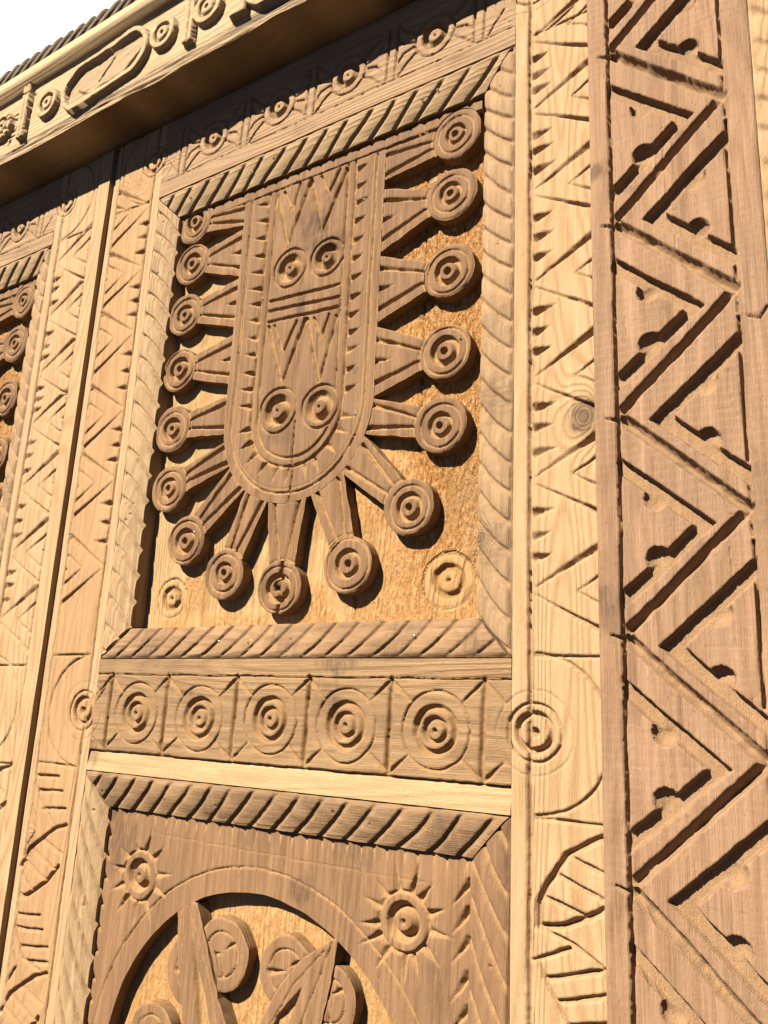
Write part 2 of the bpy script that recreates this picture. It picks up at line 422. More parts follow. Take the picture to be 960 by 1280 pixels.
def stile(parent, u_in, sgn, apexes, W, lines, ds, dt, seed, mat, beadmat, lower, ridge=None, ros=None, knots=(), stains=(), edge=None):
    f = Field(-31, W, -620, 1236, ds, dt, O=(u_in, 0), A=(sgn, 0), seed=seed)
    rs = random.Random(seed)
    f.seg((-7, -620), (-7, 1236), 7.5, 5.5); f.seg((0, -620), (0, 1236), 2.6, 1.6)
    f.seg((112, -620), (112, 1236), 6.5, 5.5)
    for i, a in enumerate(apexes):
        k = 0.56+rs.uniform(-.03, .03)
        f.seg((2, a+4), (110, a+5+k*107), 3.5, 6.2, 13, asym=-0.35)
        f.seg((2, a-6), (110, a-6-k*107), 3.5, 5.6, 11, asym=0.35)
        x = 55+rs.uniform(-4, 5); q = a-1+rs.uniform(-3, 3)
        f.seg((x, q), (110, q+0.6*(110-x)), 3, 4.4, 8); f.seg((x, q), (110, q-0.58*(110-x)), 3, 4.4, 8)
        f.seg((111, q), (99, q+1), 9, 3.2, 1)
        if i+1 < len(apexes):
            mid = (a+apexes[i+1])/2; dd = (a-apexes[i+1])
            for z in (-1, 0, 1):
                t0 = mid+z*dd*0.215+rs.uniform(-3, 3)
                ll = rs.uniform(24, 36)
                f.seg((1, t0-3), (1+ll, t0+rs.uniform(1, 5)), 15, 7.0, 1, asym=-0.3)
    for y in lines: f.seg((2, y), (110, y+rs.uniform(-2, 2)), 6, 4, 5)
    for cy, big in ((-6, 98), (1152, 98)):
        c = (0, cy)
        f.ring(c, big, 6, 4.0, 1, -90, 90)
        f.ring(c, 52, 2.6, 1.8); f.ring(c, 36, 5, 4.5); f.ring(c, 22.5, 10, 7.5, 0.7); f.hole(c, 7, 8)
        w = f.win(-31, 34, cy-33, cy+33, 0)
        q = np.hypot(f.S-c[0], f.T-c[1])
        f.C = np.where(q < 34, np.where(q > 0, f.C*((q < 34)), 0), f.C) if False else f.C
    if lower == 'right':
        f.poly([(5, -201), (14, -182), (40, -145), (79, -122), (112, -112)], wd=10, d=6)
        f.poly([(5, -201), (5, -227), (35, -222), (79, -201), (112, -180)], wd=10, d=6)
        for a, b2 in (((46, -146), (100, -164)), ((31, -167), (95, -192)), ((14, -193), (66, -209))): f.seg(a, b2, 6, 4.6, 8)
        for a, b2 in (((-2, -265), (42, -245)), ((13, -282), (85, -261)), ((29, -303), (95, -284)), ((40, -326), (100, -310)), ((52, -350), (100, -338))): f.seg(a, b2, 7, 5, 8)
        f.poly([(5, -227), (44, -238), (79, -257), (105, -290)], wd=6, d=4)
        f.poly([(3, -262), (15, -285), (35, -316), (60, -360), (100, -400)], wd=6, d=4)
        s0 = -237
    else: s0 = 0
    if lower != 'right' or True:
        for k in range(1 if lower == 'right' else 0, 3):
            o = -237*k
            f.poly([(5, -203+o), (38, -213+o), (97, -251+o), (118, -284+o) if W > 118 else (111, -276+o)], wd=9, d=6)
            f.poly([(110, -331+o), (92, -331+o), (41, -302+o), (11, -271+o)], wd=9, d=6)
            for a, b2 in (((67, -233), (6, -251)), ((92, -252), (18, -279)), ((106, -274), (41, -299)), ((111, -295), (75, -320))):
                f.seg((a[0], a[1]+o), (b2[0], b2[1]+o), 8, 5, 6)
            f.poly([(110, -338+o), (109, -381+o), (77, -428+o), (24, -440+o)], wd=6, d=4.6)
            for a, b2 in (((109, -363), (44, -356)), ((103, -383), (32, -378)), ((84, -411), (12, -402)), ((61, -430), (7, -424))):
                f.seg((a[0], a[1]+o), (b2[0], b2[1]+o), 8, 5.2, 7)
            f.poly([(110, -408+o), (90, -444+o), (111, -474+o)], wd=7, d=4.5)
        if lower != 'right':
            for a, b2 in (((110, -126), (44, -124)), ((96, -151), (29, -148)), ((74, -181), (13, -177))): f.seg(a, b2, 8, 5.2, 7)
            f.poly([(112, -98), (111, -126), (90, -165), (38, -206)], wd=4, d=3.4)
            f.poly([(111, -251), (89, -222), (95, -196), (111, -170)], wd=4, d=3)
    for k in knots: f.knot(*k)
    for k in stains: f.stain(*k)
    f.base[:, :] += np.where(f.S < -7, 1.0-((f.S+19)/12)**2*1.2, 0)
    if ridge: ridge(f)
    rp = []
    for cy in (-6, 1152):
        f.emit('rosette', parent, beadmat if False else mat, inter(circ((0, cy), 37), rect(-30.9, W, -620, 1236)), -40)
    holes = [neg(circ((0, cy), 37)) for cy in (-6, 1152)]
    f.emit('bead_strip', parent, beadmat, inter(lambda s, t: s+7.0, *holes), -40)
    if edge:
        f.emit('stile', parent, mat, inter(lambda s, t: -7.0-s, lambda s, t: s-112.0, *holes), -40)
        f.emit('edge_strip', parent, edge, lambda s, t: 112.0-s, -40)
    else:
        f.emit('stile', parent, mat, inter(lambda s, t: -7.0-s, *holes), -40)
    return f

def ridge_left(f):    # right leaf, its left stile: thin ridge beside the joint
    f.base += np.where(f.S > 114, -1.5, 0)+np.where(f.S > 128, -7.0, 0)
stile(leaf, -418, 1, [1046, 914, 770, 619, 471, 325, 174], 132, [1055, 89, -107], 1.5, 1.5, 11, M['pine_v'], M['bead_v'], 'right',
      knots=[((70, 405), 19, 1.0, 1.25)])
stile(leaf, -1296, -1, [1046, 896, 748, 581, 435, 262], 140, [1055, 95, -104], 1.9, 1.9, 23, M['pine_w'], M['bead_v'], 'left',
      ridge=ridge_left, knots=[((42, 1118), 9, 0.3, 1.5), ((86, 1088), 11, 0.25, 1.8), ((95, -246), 7, 0.3, 2.0)], edge=M['bead_v'])

# ---- top rail
# rails first get their own empty-free objects: emit rail, then rosettes under it
def rail_with(parent, f, P, mat, name='rail'):
    cl = [g for g in P if g is globals().get('RECT_UP')]
    P = [g for g in P if g not in cl]
    r = f.emit(name, parent, mat, inter(*cl, *[neg(g) for g in P]), -40)
    for g in P: f.emit('rosette', r, mat, g, -40)
    return r
f = Field(-1265, -449.5, 1051, 1236, 1.7, 1.6, seed=31)
f.seg((-1265, 1087), (-449, 1087), 4.5, 4.2); f.seg((-1265, 1204), (-449, 1204), 4.5, 4.2)
f.base += np.where(f.T < 1087, 1.2, 0)
cs = [-1120, -946, -782, -600]; bars = [-1205, -1030, -866, -686, -514]
for b2 in bars:
    for o in (-9, 9): f.seg((b2+o-2, 1089), (b2+o+2, 1202), 6.5, 4.5)
for c in cs:
    p = (c, 1144)
    for sx in (-1, 1):
        for sy in (-1, 1):
            f.poly([(c+sx*34, 1144+sy*18), (c+sx*54, 1144+sy*33), (c+sx*72, 1144+sy*52)], wd=7, d=4)
            f.poly([(c+sx*40, 1144+sy*5), (c+sx*62, 1144+sy*10), (c+sx*73, 1144+sy*24)], wd=7, d=4)
    f.ring(p, 39, 6, 4.5); f.ring(p, 19, 15, 9, 0.6); f.hole(p, 3.5, 5)
for cu in (-1296, -418):
    f.ring((cu, 1152), 52, 3, 2); f.ring((cu, 1152), 38, 5, 4); f.ring((cu, 1152), 68, 4, 2)
    sg = 1 if cu < -800 else -1
    f.poly([(cu+sg*52, 1130), (cu+sg*70, 1108), (cu+sg*80, 1092)], wd=5, d=3.5)
f.stain((-880, 1070), 40, .35, .5); f.stain((-560, 1072), 34, .3, .5)
rail_top = rail_with(leaf, f, [circ((c, 1144), 39) for c in cs], M['rail_t'])

# ---- middle rail with square cells
f = Field(-1265, -449.5, -106.5, 86.5, 1.6, 1.5, seed=37)
f.seg((-1265, 60), (-449, 59), 4.5, 3.0, asym=0.4); f.seg((-1265, -73), (-449, -73), 5, 3.4)
f.base += np.where(f.T < -73, -5.0+6.5*((-73-f.T)/33), 0)
f.base += np.where(f.T > 60, 1.0, 0)
VG = [-1226, -1083, -926, -781, -635, -490]; CC = [-1154, -1003, -852, -709, -561]
for x in VG: f.seg((x, 58), (x-2, -72), 9, 5.5, 10, asym=-0.3)
for i, c in enumerate(CC):
    p = (c, -8+random.Random(i).uniform(-2, 3))
    l, r = VG[i], VG[i+1]
    for (x, y) in ((l, 57), (r, 57), (l, -71), (r, -71)):
        dx, dy = x-p[0], y-p[1]; q = math.hypot(dx, dy)
        f.seg((p[0]+dx/q*54, p[1]+dy/q*54), (x, y), 4, 4.2, 9, asym=0.3 if dx*dy > 0 else -0.3)
    f.ring(p, 52, 5, 3.8); f.ring(p, 30.5, 11, 7, 0.75); f.ring(p, 16, 9, 6.5, 0.75); f.hole(p, 4.2, 6)
f.seg((-489, 58), (-458, 28), 5, 3.5); f.seg((-489, -70), (-459, -44), 9, 4, 4)
f.ring((-418, -6), 52, 3, 2.2); f.ring((-418, -6), 37, 5, 4.5)
f.seg((-1226, 57), (-1262, 24), 8, 4, 3); f.seg((-1240, 40), (-1262, 10), 6, 4, 3); f.seg((-1229, -70), (-1262, -50), 7, 4, 3)
f.ring((-1296, -6), 52, 3, 2)
f.stain((-1255, -70), 34, 0.6); f.stain((-730, 76), 34, 0.75, 0.6); f.stain((-742, 38), 28, 0.6); f.stain((-1040, 30), 22, 0.45, .6); f.stain((-640, 0), 20, 0.4, .6); f.stain((-480, 10), 26, 0.35, .6)
low_strip = f.emit('light_strip', leaf, M['bead_u'], lambda s, t: t+73.0, -40)
RECT_UP = lambda s, t: -73.0-t
rail_mid = rail_with(leaf, f, [RECT_UP]+[circ((c, -8+random.Random(i).uniform(-2, 3)), 52) for i, c in enumerate(CC)], M['rail_u'])

# ---- rope mouldings
def moulding(name, parent, mat, O, A, B, L, W, k, side, p, seed, ds=1.6, d=5.5, mitre=(1, 1), h0=0.0, drop=15.0, bottom=-44, stains=(), curve=5.0, phase=0.0, knots=(), lip=5.0, gw=0.21):
    f = Field(0, L, 0, W, ds, ds, O=O, A=A, B=B, seed=seed)
    t = f.WT; s = f.WS
    q = (W-t) if side == 'in' else t
    x = t/W
    f.base += h0+3.0-drop*np.clip(x, 0, 1)**1.7-lip*np.clip(1-t/7, 0, 1)**1.5
    cyc = (s-k*q-curve*np.sin(np.pi*x)+5*vnoise(s/70, 0*s+seed, seed)*2)/p+phase
    fr = cyc-np.floor(cyc)
    row = np.floor(cyc)
    ln = 0.82+0.36*vnoise(row*7.3, 0*row+seed, 2)
    g = np.where(fr < 0.10, fr/0.10, np.clip(1-(fr-0.10)/gw, 0, 1)**0.8)
    edge = np.clip((t-2.5)/3.5, 0, 1)
    f.C = np.maximum(f.C, d*ln*g*edge)
    f.base += 1.1*np.sin(np.pi*np.clip((fr-0.3)/0.8, 0, 1))
    hr = random.Random(seed)
    for z in range(int(L/150)): f.hole((hr.uniform(30, L-30), W*hr.uniform(.35, .6)), hr.uniform(1.8, 2.6), 5, 1.2)
    for z in stains: f.stain(*z)
    for z in knots: f.knot(*z)
    def sd(s, t):
        a = (t-s)/1.4142+0.9 if mitre[0] else -1-s
        b2 = (s+t-L)/1.4142+0.9 if mitre[1] else s-L-1
        return np.maximum(a, b2)
    return f.emit(name, parent, mat, sd if any(mitre) else None, bottom, 0.6)
moulding('moulding', leaf, M['mould_t'], (-1265, 1049.5), (1, 0), (0, -1), 815, 55, 1.2, 'in', 49, 41, phase=.3)
moulding('moulding', leaf, M['mould_u'], (-1265, 88), (1, 0), (0, 1), 815, 54, 1.0, 'out', 42.5, 43, phase=.1, stains=[((120, 20), 40, .5), ((430, 20), 36, .45), ((640, 30), 40, .4), ((760, 20), 34, .6)])
moulding('moulding', leaf, M['mould_v'], (-449.5, 1049.5), (0, -1), (-1, 0), 961, 58, 1.0, 'in', 43, 47, phase=.2, d=6.5, stains=[((470, 34), 40, 0.35), ((590, 34), 46, 0.5), ((800, 30), 50, 0.4), ((690, 20), 30, .3)], knots=[((796, 52), 9, 0.8)])
moulding('moulding', leaf, M['mould_l'], (-1265, 1049.5), (0, -1), (1, 0), 961, 58, 1.05, 'out', 48, 53, ds=1.7, phase=.5, d=8.5, curve=-7.0)
moulding('moulding', leaf, M['mould_u'], (-1265, -108), (1, 0), (0, -1), 815, 56, 1.05, 'in', 44, 59, phase=.4, stains=[((60, 20), 44, .45), ((300, 30), 40, .4), ((520, 20), 34, .45), ((720, 30), 40, .45)])
moulding('moulding', leaf, M['low'], (-449.5, -108), (0, -1), (-1, 0), 510, 60, 1.6, 'in', 52, 61, mitre=(1, 0), phase=.2)
moulding('moulding', leaf, M['mould_l'], (-1265, -108), (0, -1), (1, 0), 510, 58, 1.9, 'out', 52, 67, ds=1.7, mitre=(1, 0), phase=.6, d=8)

# ---- upper panel ground
FT, BG = -18.0, -42.0
f = Field(-1215, -500, 134, 1003, 2.3, 2.3, base=BG, seed=71, warp=1.5)
f.ro = sstep(-820, -640, f.S+160*fbm(f.S/160, f.T/160, 77, 3))*np.clip(0.35+0.65*sstep(60, 420, f.T-0.0*f.S), 0, 1)
f.ro = np.clip(f.ro*1.35, 0, 1.3); f.ro = np.maximum(f.ro, 0.6*sstep(0.0, 0.3, fbm(f.S/90, f.T/130, 79, 3))*(f.S > -1150))
f.base += 2.4*fbm(f.S/30, f.T/75, 73, 3)+(0.3+f.ro)*1.3*fbm(f.S/6, f.T/22, 75, 2)
for x, a, b2 in ((-628, 990, 380), (-1060, 300, 140), (-735, 190, 140)): f.seg((x, a), (x+2, b2), 3.2, 5)
CR = [(-1141, 200), (-569, 202)]
for p, r in zip(CR, (37, 44)):
    f.ring(p, r*0.95, 4.5, 3); f.ring(p, r*0.5, 12, 6, 0.7); f.hole(p, 5, 5)
    q = np.hypot(f.S-p[0], f.T-p[1]); f.ro = np.where(q < r, f.ro*0.25, f.ro)
pg = f.emit('upper_panel', leaf, M['bgp'], inter(*[neg(circ(p, r)) for p, r in zip(CR, (37, 44))]), -52)
for p, r in zip(CR, (37, 44)): f.emit('rosette', pg, M['bgp'], circ(p, r), -52)

# ---- figure body
CX, CV, RB = -865.0, 508.0, 163.0
def body_sdf(s, t):
    return np.where(t < CV, np.hypot(s-CX, t-CV)-RB, np.maximum(np.abs(s-CX)-RB, t-968.0))
f = Field(CX-RB-2, CX+RB+2, CV-RB-2, 969, 1.45, 1.45, base=FT, seed=83)
def ulines(r, w, d):
    f.ring((CX, CV), r, w, d, 1, -180, 0)
    for sg in (-1, 1): f.seg((CX+sg*r, CV), (CX+sg*r, 966), w, d)
ulines(146, 6.5, 3.8); ulines(139, 3, 1.5); ulines(100, 8.5, 5.0); ulines(84, 6.5, 4.4)
rs = random.Random(5)
for sg in (-1, 1):
    y = 950
    while y > CV+10:
        ll = rs.uniform(24, 31)
        f.seg((CX+sg*105, y-2), (CX+sg*(107+ll), y+5), 15, 6.0, 1); y -= 34.5+rs.uniform(-3, 3)
for an in range(-172, 0, 16):
    a = math.radians(an+rs.uniform(-2, 2)); ca, sa = math.cos(a), math.sin(a)
    f.seg((CX+ca*104, CV+sa*104), (CX+ca*133, CV+sa*133), 15, 6.0, 1)
f.poly([(-947, 960), (-911, 839)], wd=12, d=6, w2=9); f.poly([(-911, 839), (-866, 966)], wd=9, d=6, w2=12)
f.poly([(-866, 966), (-833, 845)], wd=12, d=6, w2=9); f.poly([(-833, 845), (-784, 958)], wd=9, d=6, w2=12)
f.poly([(-929, 960), (-905, 917), (-892, 966)], wd=9, d=5); f.poly([(-842, 964), (-823, 920), (-799, 964)], wd=9, d=5)
f.poly([(-941, 684), (-899, 563)], wd=11, d=5.6, w2=8); f.poly([(-899, 563), (-856, 680)], wd=8, d=5.6, w2=11)
f.poly([(-852, 680), (-816, 553)], wd=11, d=5.6, w2=8); f.poly([(-816, 553), (-787, 668)], wd=8, d=5.6, w2=11)
f.poly([(-926, 682), (-901, 623), (-875, 680)], wd=8, d=4.8); f.poly([(-836, 676), (-817, 635), (-804, 676)], wd=8, d=4.8)
for y0, y1 in ((735, 729), (716, 705), (694, 686)): f.seg((-945, y0), (-786, y1), 8, 4.8, asym=0.3)
EY = [((-901, 792), 38), ((-817, 790), 36), ((-903, 515), 41), ((-811, 507), 38)]
for p, r in EY:
    w = f.win(p[0]-r, p[0]+r, p[1]-r, p[1]+r, 0); q = np.hypot(f.S[w]-p[0], f.T[w]-p[1])
    f.C[w] = np.where(q < r, 0, f.C[w])
    f.ring(p, r, 6, 5); f.ring(p, r*0.52, 17, 9, 0.6); f.hole(p, 3.6, 5)
f.poly([(-861, 488), (-864, 430), (-859, 395), (-863, 345)], wd=4, d=9)
f.poly([(-878, 366), (-878, 345)], wd=2.5, d=2)
f.poly([(-870, 760), (-868, 690), (-871, 560)], wd=1.6, d=1.5)
f.stain((-846, 855), 34, 0.95, 1.8); f.stain((-805, 810), 40, 0.8); f.stain((-760, 700), 16, .5, 2.2); f.stain((-900, 470), 36, .45, .7); f.stain((-866, 720), 16, 0.6, 3.0); f.stain((-868, 600), 9, 0.4, 5.0); f.stain((-800, 400), 22, 0.35, .7); f.stain((-920, 375), 18, 0.35, .6); f.stain((-742, 560), 9, 0.5, 1.3)
f.stain((-865, 905), 14, 0.45, 2.2); f.stain((-950, 400), 12, 0.3); f.stain((-1012, 440), 12, 0.4)
fig = f.emit('carved_figure', leaf, M['fig'], ch=1.0, bottom=BG-4, sdf=inter(wob(body_sdf), *[neg(circ(p, r)) for p, r in EY]))
for p, r in EY: f.emit('eye', fig, M['fig'], circ(p, r), BG-4)

# ---- spokes with discs
ARMS = [((-702, 966), (-702, 905), (-562, 943)), ((-702, 888), (-702, 766), (-570, 832)), ((-702, 758), (-702, 637), (-570, 694)),
        ((-702, 628), (-702, 506), (-573, 555)), ((-702, 502), (-706, 441), (-578, 437)), ((-708, 432), (-749, 378), (-628, 314)),
        ((-751, 375), (-815, 350), (-736, 232)), ((-826, 349), (-908, 349), (-869, 203)), ((-912, 350), (-964, 375), (-995, 232)),
        ((-968, 378), (-1006, 422), (-1097, 300)), ((-1008, 428), (-1026, 474), (-1157, 404)), ((-1028, 492), (-1028, 566), (-1167, 524)),
        ((-1028, 590), (-1028, 690), (-1165, 645)), ((-1028, 706), (-1028, 806), (-1168, 765)), ((-1028, 812), (-1028, 914), (-1162, 875)),
        ((-1028, 922), (-1028, 966), (-1168, 972))]
RD = 45.5
for i, (p1, p2, c) in enumerate(ARMS):
    p1, p2, c = map(np.array, (p1, p2, c)); p1 = p1.astype(float); p2 = p2.astype(float); c = c.astype(float)
    mid = (p1+p2)/2; d = c-mid; Lg = np.hypot(*d); d /= Lg; n = np.array([-d[1], d[0]])
    if np.dot(p1-mid, n) < 0: n = -n
    tw = 24 if i not in (7,) else 27
    tip = c-d*(RD-10)
    a1, a2 = p1-d*25, p2-d*25
    pts = [a1, p1, tip+n*tw, c, tip-n*tw, p2, a2]
    pg2 = polygon(pts)
    rj = random.Random(i*31+7); Rr = RD+rj.uniform(-1.8, 1.6); dc = wob(circ(c, Rr), 1.1, 16, 70+i)
    rc = (c[0]+rj.uniform(-2, 2), c[1]+rj.uniform(-2, 2)); g1 = rj.uniform(0.9, 1.12)
    allp = np.array(pts); lo = allp.min(0)-3; hi = allp.max(0)+3
    f = Field(lo[0], hi[0], lo[1], hi[1], 1.6, base=FT-0.8, seed=101+i*7)
    ip = lambda a, b2, q: a+(b2-a)*q
    r1 = ip(mid, p1, 0.66)-d*4; r2 = ip(mid, p2, 0.66)-d*4
    f.seg(r1, tip+n*6, 11, 5.6, 6.5); f.seg(r2, tip-n*6, 11, 5.6, 6.5)
    wroot = np.hypot(*(p1-p2))
    if wroot > 90: f.seg(mid-d*3, mid+d*34, 15, 6, 1)
    f.ring(c, Rr+2.5, 5, 2.5)
    f.emit('spoke', fig, M['fig'], inter(wob(pg2, 1.0, 17), neg(dc), neg(wob(lambda s, t: np.where(t < CV, np.hypot(s-CX, t-CV)-RB, np.abs(s-CX)-RB)))), BG-4, ch=1.1)
    f = Field(c[0]-RD-3, c[0]+RD+3, c[1]-RD-3, c[1]+RD+3, 1.3, base=FT+0.4, seed=203+i*5)
    q = np.hypot(f.S-c[0], f.T-c[1])
    f.base -= 1.8*np.clip((q-RD+5)/5, 0, 1)**2
    f.ring(rc, 36.5*g1*0.98, rj.uniform(4, 6.5), rj.uniform(2.4, 4)); f.flatring(rc, 13.5*g1, rj.uniform(22, 25.5)*g1, rj.uniform(7, 10.5), 3.0); f.hole((rc[0]+rj.uniform(-1, 1), rc[1]), rj.uniform(5.8, 7.6), 11)
    if i == 7:
        f.poly([(c[0]+4, c[1]+48), (c[0]+2, c[1]+14), (c[0]-6, c[1]+2), (c[0]+5, c[1]-12), (c[0], c[1]-48)], wd=6, d=12)
        f.base += np.where(f.S < c[0]+2, 2.0, -1.5)
    f.base += 0.04*(f.S-c[0])*random.Random(i).uniform(-1, 1)
    f.emit('rosette', fig, M['fig'], dc, BG-4, ch=1.4)

# ---- scalloped border above the figure
def scal(s, t):
    ph = (s+1200)/27.5+0.25*vnoise(s/40, 0*s, 4)
    top = 981+10.5*np.sqrt(np.abs(np.sin(np.pi*ph)))
    return np.maximum(np.maximum(t-top, 969.0-t), np.maximum(-1196-s, s+516))*0.8
f = Field(-1205, -512, 967, 995, 1.45, base=FT-0.4, seed=91)
f.seg((-1205, 970), (-512, 970), 5, 4)
f.emit('scalloped_border', leaf, M['fig'], inter(scal, *[neg(circ(a[2], RD+0.5)) for a in (ARMS[0], ARMS[-1])]), BG-4)

# ---- lower panel
AC = (-862.0, -557.0)
f = Field(-1212, -500, -620, -162, 1.6, base=FT, seed=121)
f.ring(AC, 335, 4.5, 3, 1, 0, 180)
rs = random.Random(9)
x = -1195
while x < -515:
    f.seg((x, -160), (x+3, -184-rs.uniform(0, 6)), 12, 5, 1); x += 24+rs.uniform(-4, 5)
y = -200
while y > -610:
    f.seg((-513, y+4), (-537, y-25+rs.uniform(-4, 4)), 15, 6.5, 3, asym=0.4)
    f.seg((-1212, y), (-1199, y-14), 12, 9, 4); y -= 37+rs.uniform(-4, 4)
SN = [((-1121, -265), 39), ((-611, -256), 38)]
for (p, r), N, off in zip(SN, (11, 13), (10, 20)):
    for k in range(N):
        a = math.radians(off+360*k/N+rs.uniform(-5, 5)); q = rs.uniform(30, 42)
        f.seg((p[0]+math.cos(a)*(r+2), p[1]+math.sin(a)*(r+2)), (p[0]+math.cos(a)*(r+q), p[1]+math.sin(a)*(r+q)), 14, 5.6, 1)
    w = f.win(p[0]-r, p[0]+r, p[1]-r, p[1]+r, 0); q = np.hypot(f.S[w]-p[0], f.T[w]-p[1]); f.C[w] = np.where(q < r, 0, f.C[w])
    f.ring(p, r, 7, 5); f.ring(p, r*0.5, 15, 9, 0.65); f.hole(p, 4, 6)
f.poly([(-1110, -196), (-811, -201), (-561, -204), (-561, -620)], wd=1.8, d=1.3); f.seg((-1178, -300), (-1184, -620), 1.6, 1.2)
for u in (-905, -868, -1000): 
    a = math.acos((u-AC[0])/318); f.seg((AC[0]+math.cos(a)*300, AC[1]+math.sin(a)*300), (AC[0]+math.cos(a)*334, AC[1]+math.sin(a)*334), 1.8, 1.6)
f.seg((-722, -262), (-700, -300), 2, 1.5); f.seg((-668, -300), (-600, -400), 1.6, 1.2)
f.stain((-1185, -205), 55, 0.75, 1.3); f.stain((-790, -240), 24, 0.75); f.stain((-1065, -370), 22, 0.6); f.stain((-690, -182), 40, 0.5, .6); f.stain((-900, -180), 40, 0.4, .5); f.stain((-560, -330), 30, 0.4, 1.5)
arch = lambda s, t: np.where(t > AC[1], np.hypot(s-AC[0], t-AC[1])-300, np.abs(s-AC[0])-300)
lp = f.emit('lower_panel', leaf, M['low'], inter(neg(wob(arch, 1.0, 25)), *[neg(circ(p, r)) for p, r in SN]), BG-6)
for p, r in SN: f.emit('sun_rosette', lp, M['low'], circ(p, r), BG-6)
f = Field(-1166, -558, -620, -254, 2.4, base=BG, seed=131, warp=1.5)
f.base += 1.8*fbm(f.S/30, f.T/50, 133, 3); f.ro = f.ro+0.42
f.emit('arch_ground', lp, M['bgp'], arch, -52)
PET = [((-985, -383), 53, 0), ((-928, -350), 51, 1), ((-804, -352), 48, 2), ((-728, -372), 46, 3), ((-1060, -487), 46, 4), ((-640, -470), 46, 5)]
SP = [[(-1024, -303), (-1012, -285), (-984, -288), (-955, -345), (-925, -410), (-898, -450), (-880, -500), (-865, -620), (-975, -620), (-985, -480), (-1006, -400), (-1020, -345)],
      [(-714, -290), (-722, -350), (-735, -405), (-752, -450), (-775, -520), (-790, -620), (-875, -620), (-860, -500), (-842, -424), (-812, -370), (-772, -326)]]
spg = [polygon(p) for p in SP]
done = []
for k, pts in enumerate(SP):
    f = Field(min(p[0] for p in pts)-2, max(p[0] for p in pts)+2, -620, max(p[1] for p in pts)+2, 1.5, base=FT+1, seed=141+k)
    if k == 0:
        f.region(polygon([(-992, -335), (-950, -410), (-925, -470), (-908, -620), (-940, -620), (-955, -480), (-975, -400)]), 9, 3)
        f.poly([(-1000, -292), (-984, -350), (-966, -420), (-944, -500), (-930, -620)], wd=4, d=3)
        f.poly([(-998, -300), (-952, -372), (-924, -440)], wd=3, d=2.4); f.poly([(-1012, -300), (-1008, -350)], wd=3, d=2)
        f.base += 0.035*(f.S+940)*0
    else:
        f.poly([(-724, -300), (-744, -352), (-768, -410), (-790, -480), (-806, -620)], wd=4, d=3)
        f.poly([(-736, -312), (-788, -366), (-824, -424), (-846, -500)], wd=3, d=2.4)
        f.region(polygon([(-768, -362), (-790, -410), (-806, -470), (-815, -620), (-845, -620), (-838, -480), (-815, -410)]), 9, 3)
        f.poly([(-775, -375), (-800, -430), (-822, -500)], wd=3, d=3)
    f.emit('leaf_blade', lp, M['low'], inter(wob(spg[k], 1.2, 18), arch), BG-6, ch=1.5)
    done.append(spg[k])
for p, r, k in PET:
    f = Field(p[0]-r-2, p[0]+r+2, p[1]-r-2, p[1]+r+2, 1.6, base=FT-0.6, seed=151+k)
    f.ring(p, r*0.62, 4, 3.0); f.seg((p[0]-r*0.58, p[1]-4), (p[0]+r*0.15, p[1]+3), 13, 6, 1); f.seg((p[0]+r*.45, p[1]+r*.35), (p[0]+r*.05, p[1]+r*.1), 9, 4.5, 1); f.seg((p[0]+r*.1, p[1]-r*.58), (p[0]+r*.05, p[1]-r*.1), 9, 4.5, 1)
    f.base -= 1.0+0.02*(f.S-p[0])
    f.ring(p, r*0.62, 4, 3.6)
    f.emit('petal', lp, M['low'], ch=2.2, bottom=BG-6, sdf=inter(wob(circ(p, r), 1.6, 20), arch, *[neg(g) for g in done]))
    done.append(circ(p, r))
box('kick_board', -1418, -300, -1550, -620, -40, 0, M['pine_w'], leaf)
box('back_board', -1436, -300, -1550, 1236, -70, -53, M['low'], leaf)

# small nail heads
def nail(parent, u, v, h, r=2.4):
    n = 10; a = np.linspace(0, 2*np.pi, n, endpoint=False)
    U = np.concatenate([u+r*np.cos(a), u+r*np.cos(a), u+r*0.6*np.cos(a), [u]]); V = np.concatenate([v+r*np.sin(a), v+r*np.sin(a), v+r*0.6*np.sin(a), [v]])
    H = np.concatenate([np.full(n, h-1.5), np.full(n, h+0.5), np.full(n, h+0.9), [h+0.95]])
    F = []
    for i in range(n):
        j = (i+1) % n
        F.append([i, j, n+j, n+i]); F.append([n+i, n+j, 2*n+j, 2*n+i]); F.append([2*n+i, 2*n+j, 3*n, 3*n])
    F = [q if q[2] != q[3] else q for q in F]
    F = [q for q in F if q[2] != q[3]]
    return build('nail_head', U, V, H, np.array(F), M['nail'], parent, smooth=np.ones(len(F), bool))
for u, v, h in ((-1168, 1020, 1), (-1000, 1018, 1), (-620, 1021, 1), (-590, 1026, 1), (-478, 905, -3), (-475, 760, -3), (-470, 470, -2), (-478, 690, -3),
                (-905, 116, -2), (-600, 118, -2), (-975, 115, -2), (-742, 880, -17.5), (-960, 745, -17.5), (-900, 975, -17.5), (-735, 480, -17.5), (-545, 570, -17), (-540, 945, -17), (-1075, 312, -17)):
    nail(leaf, u, v, h)

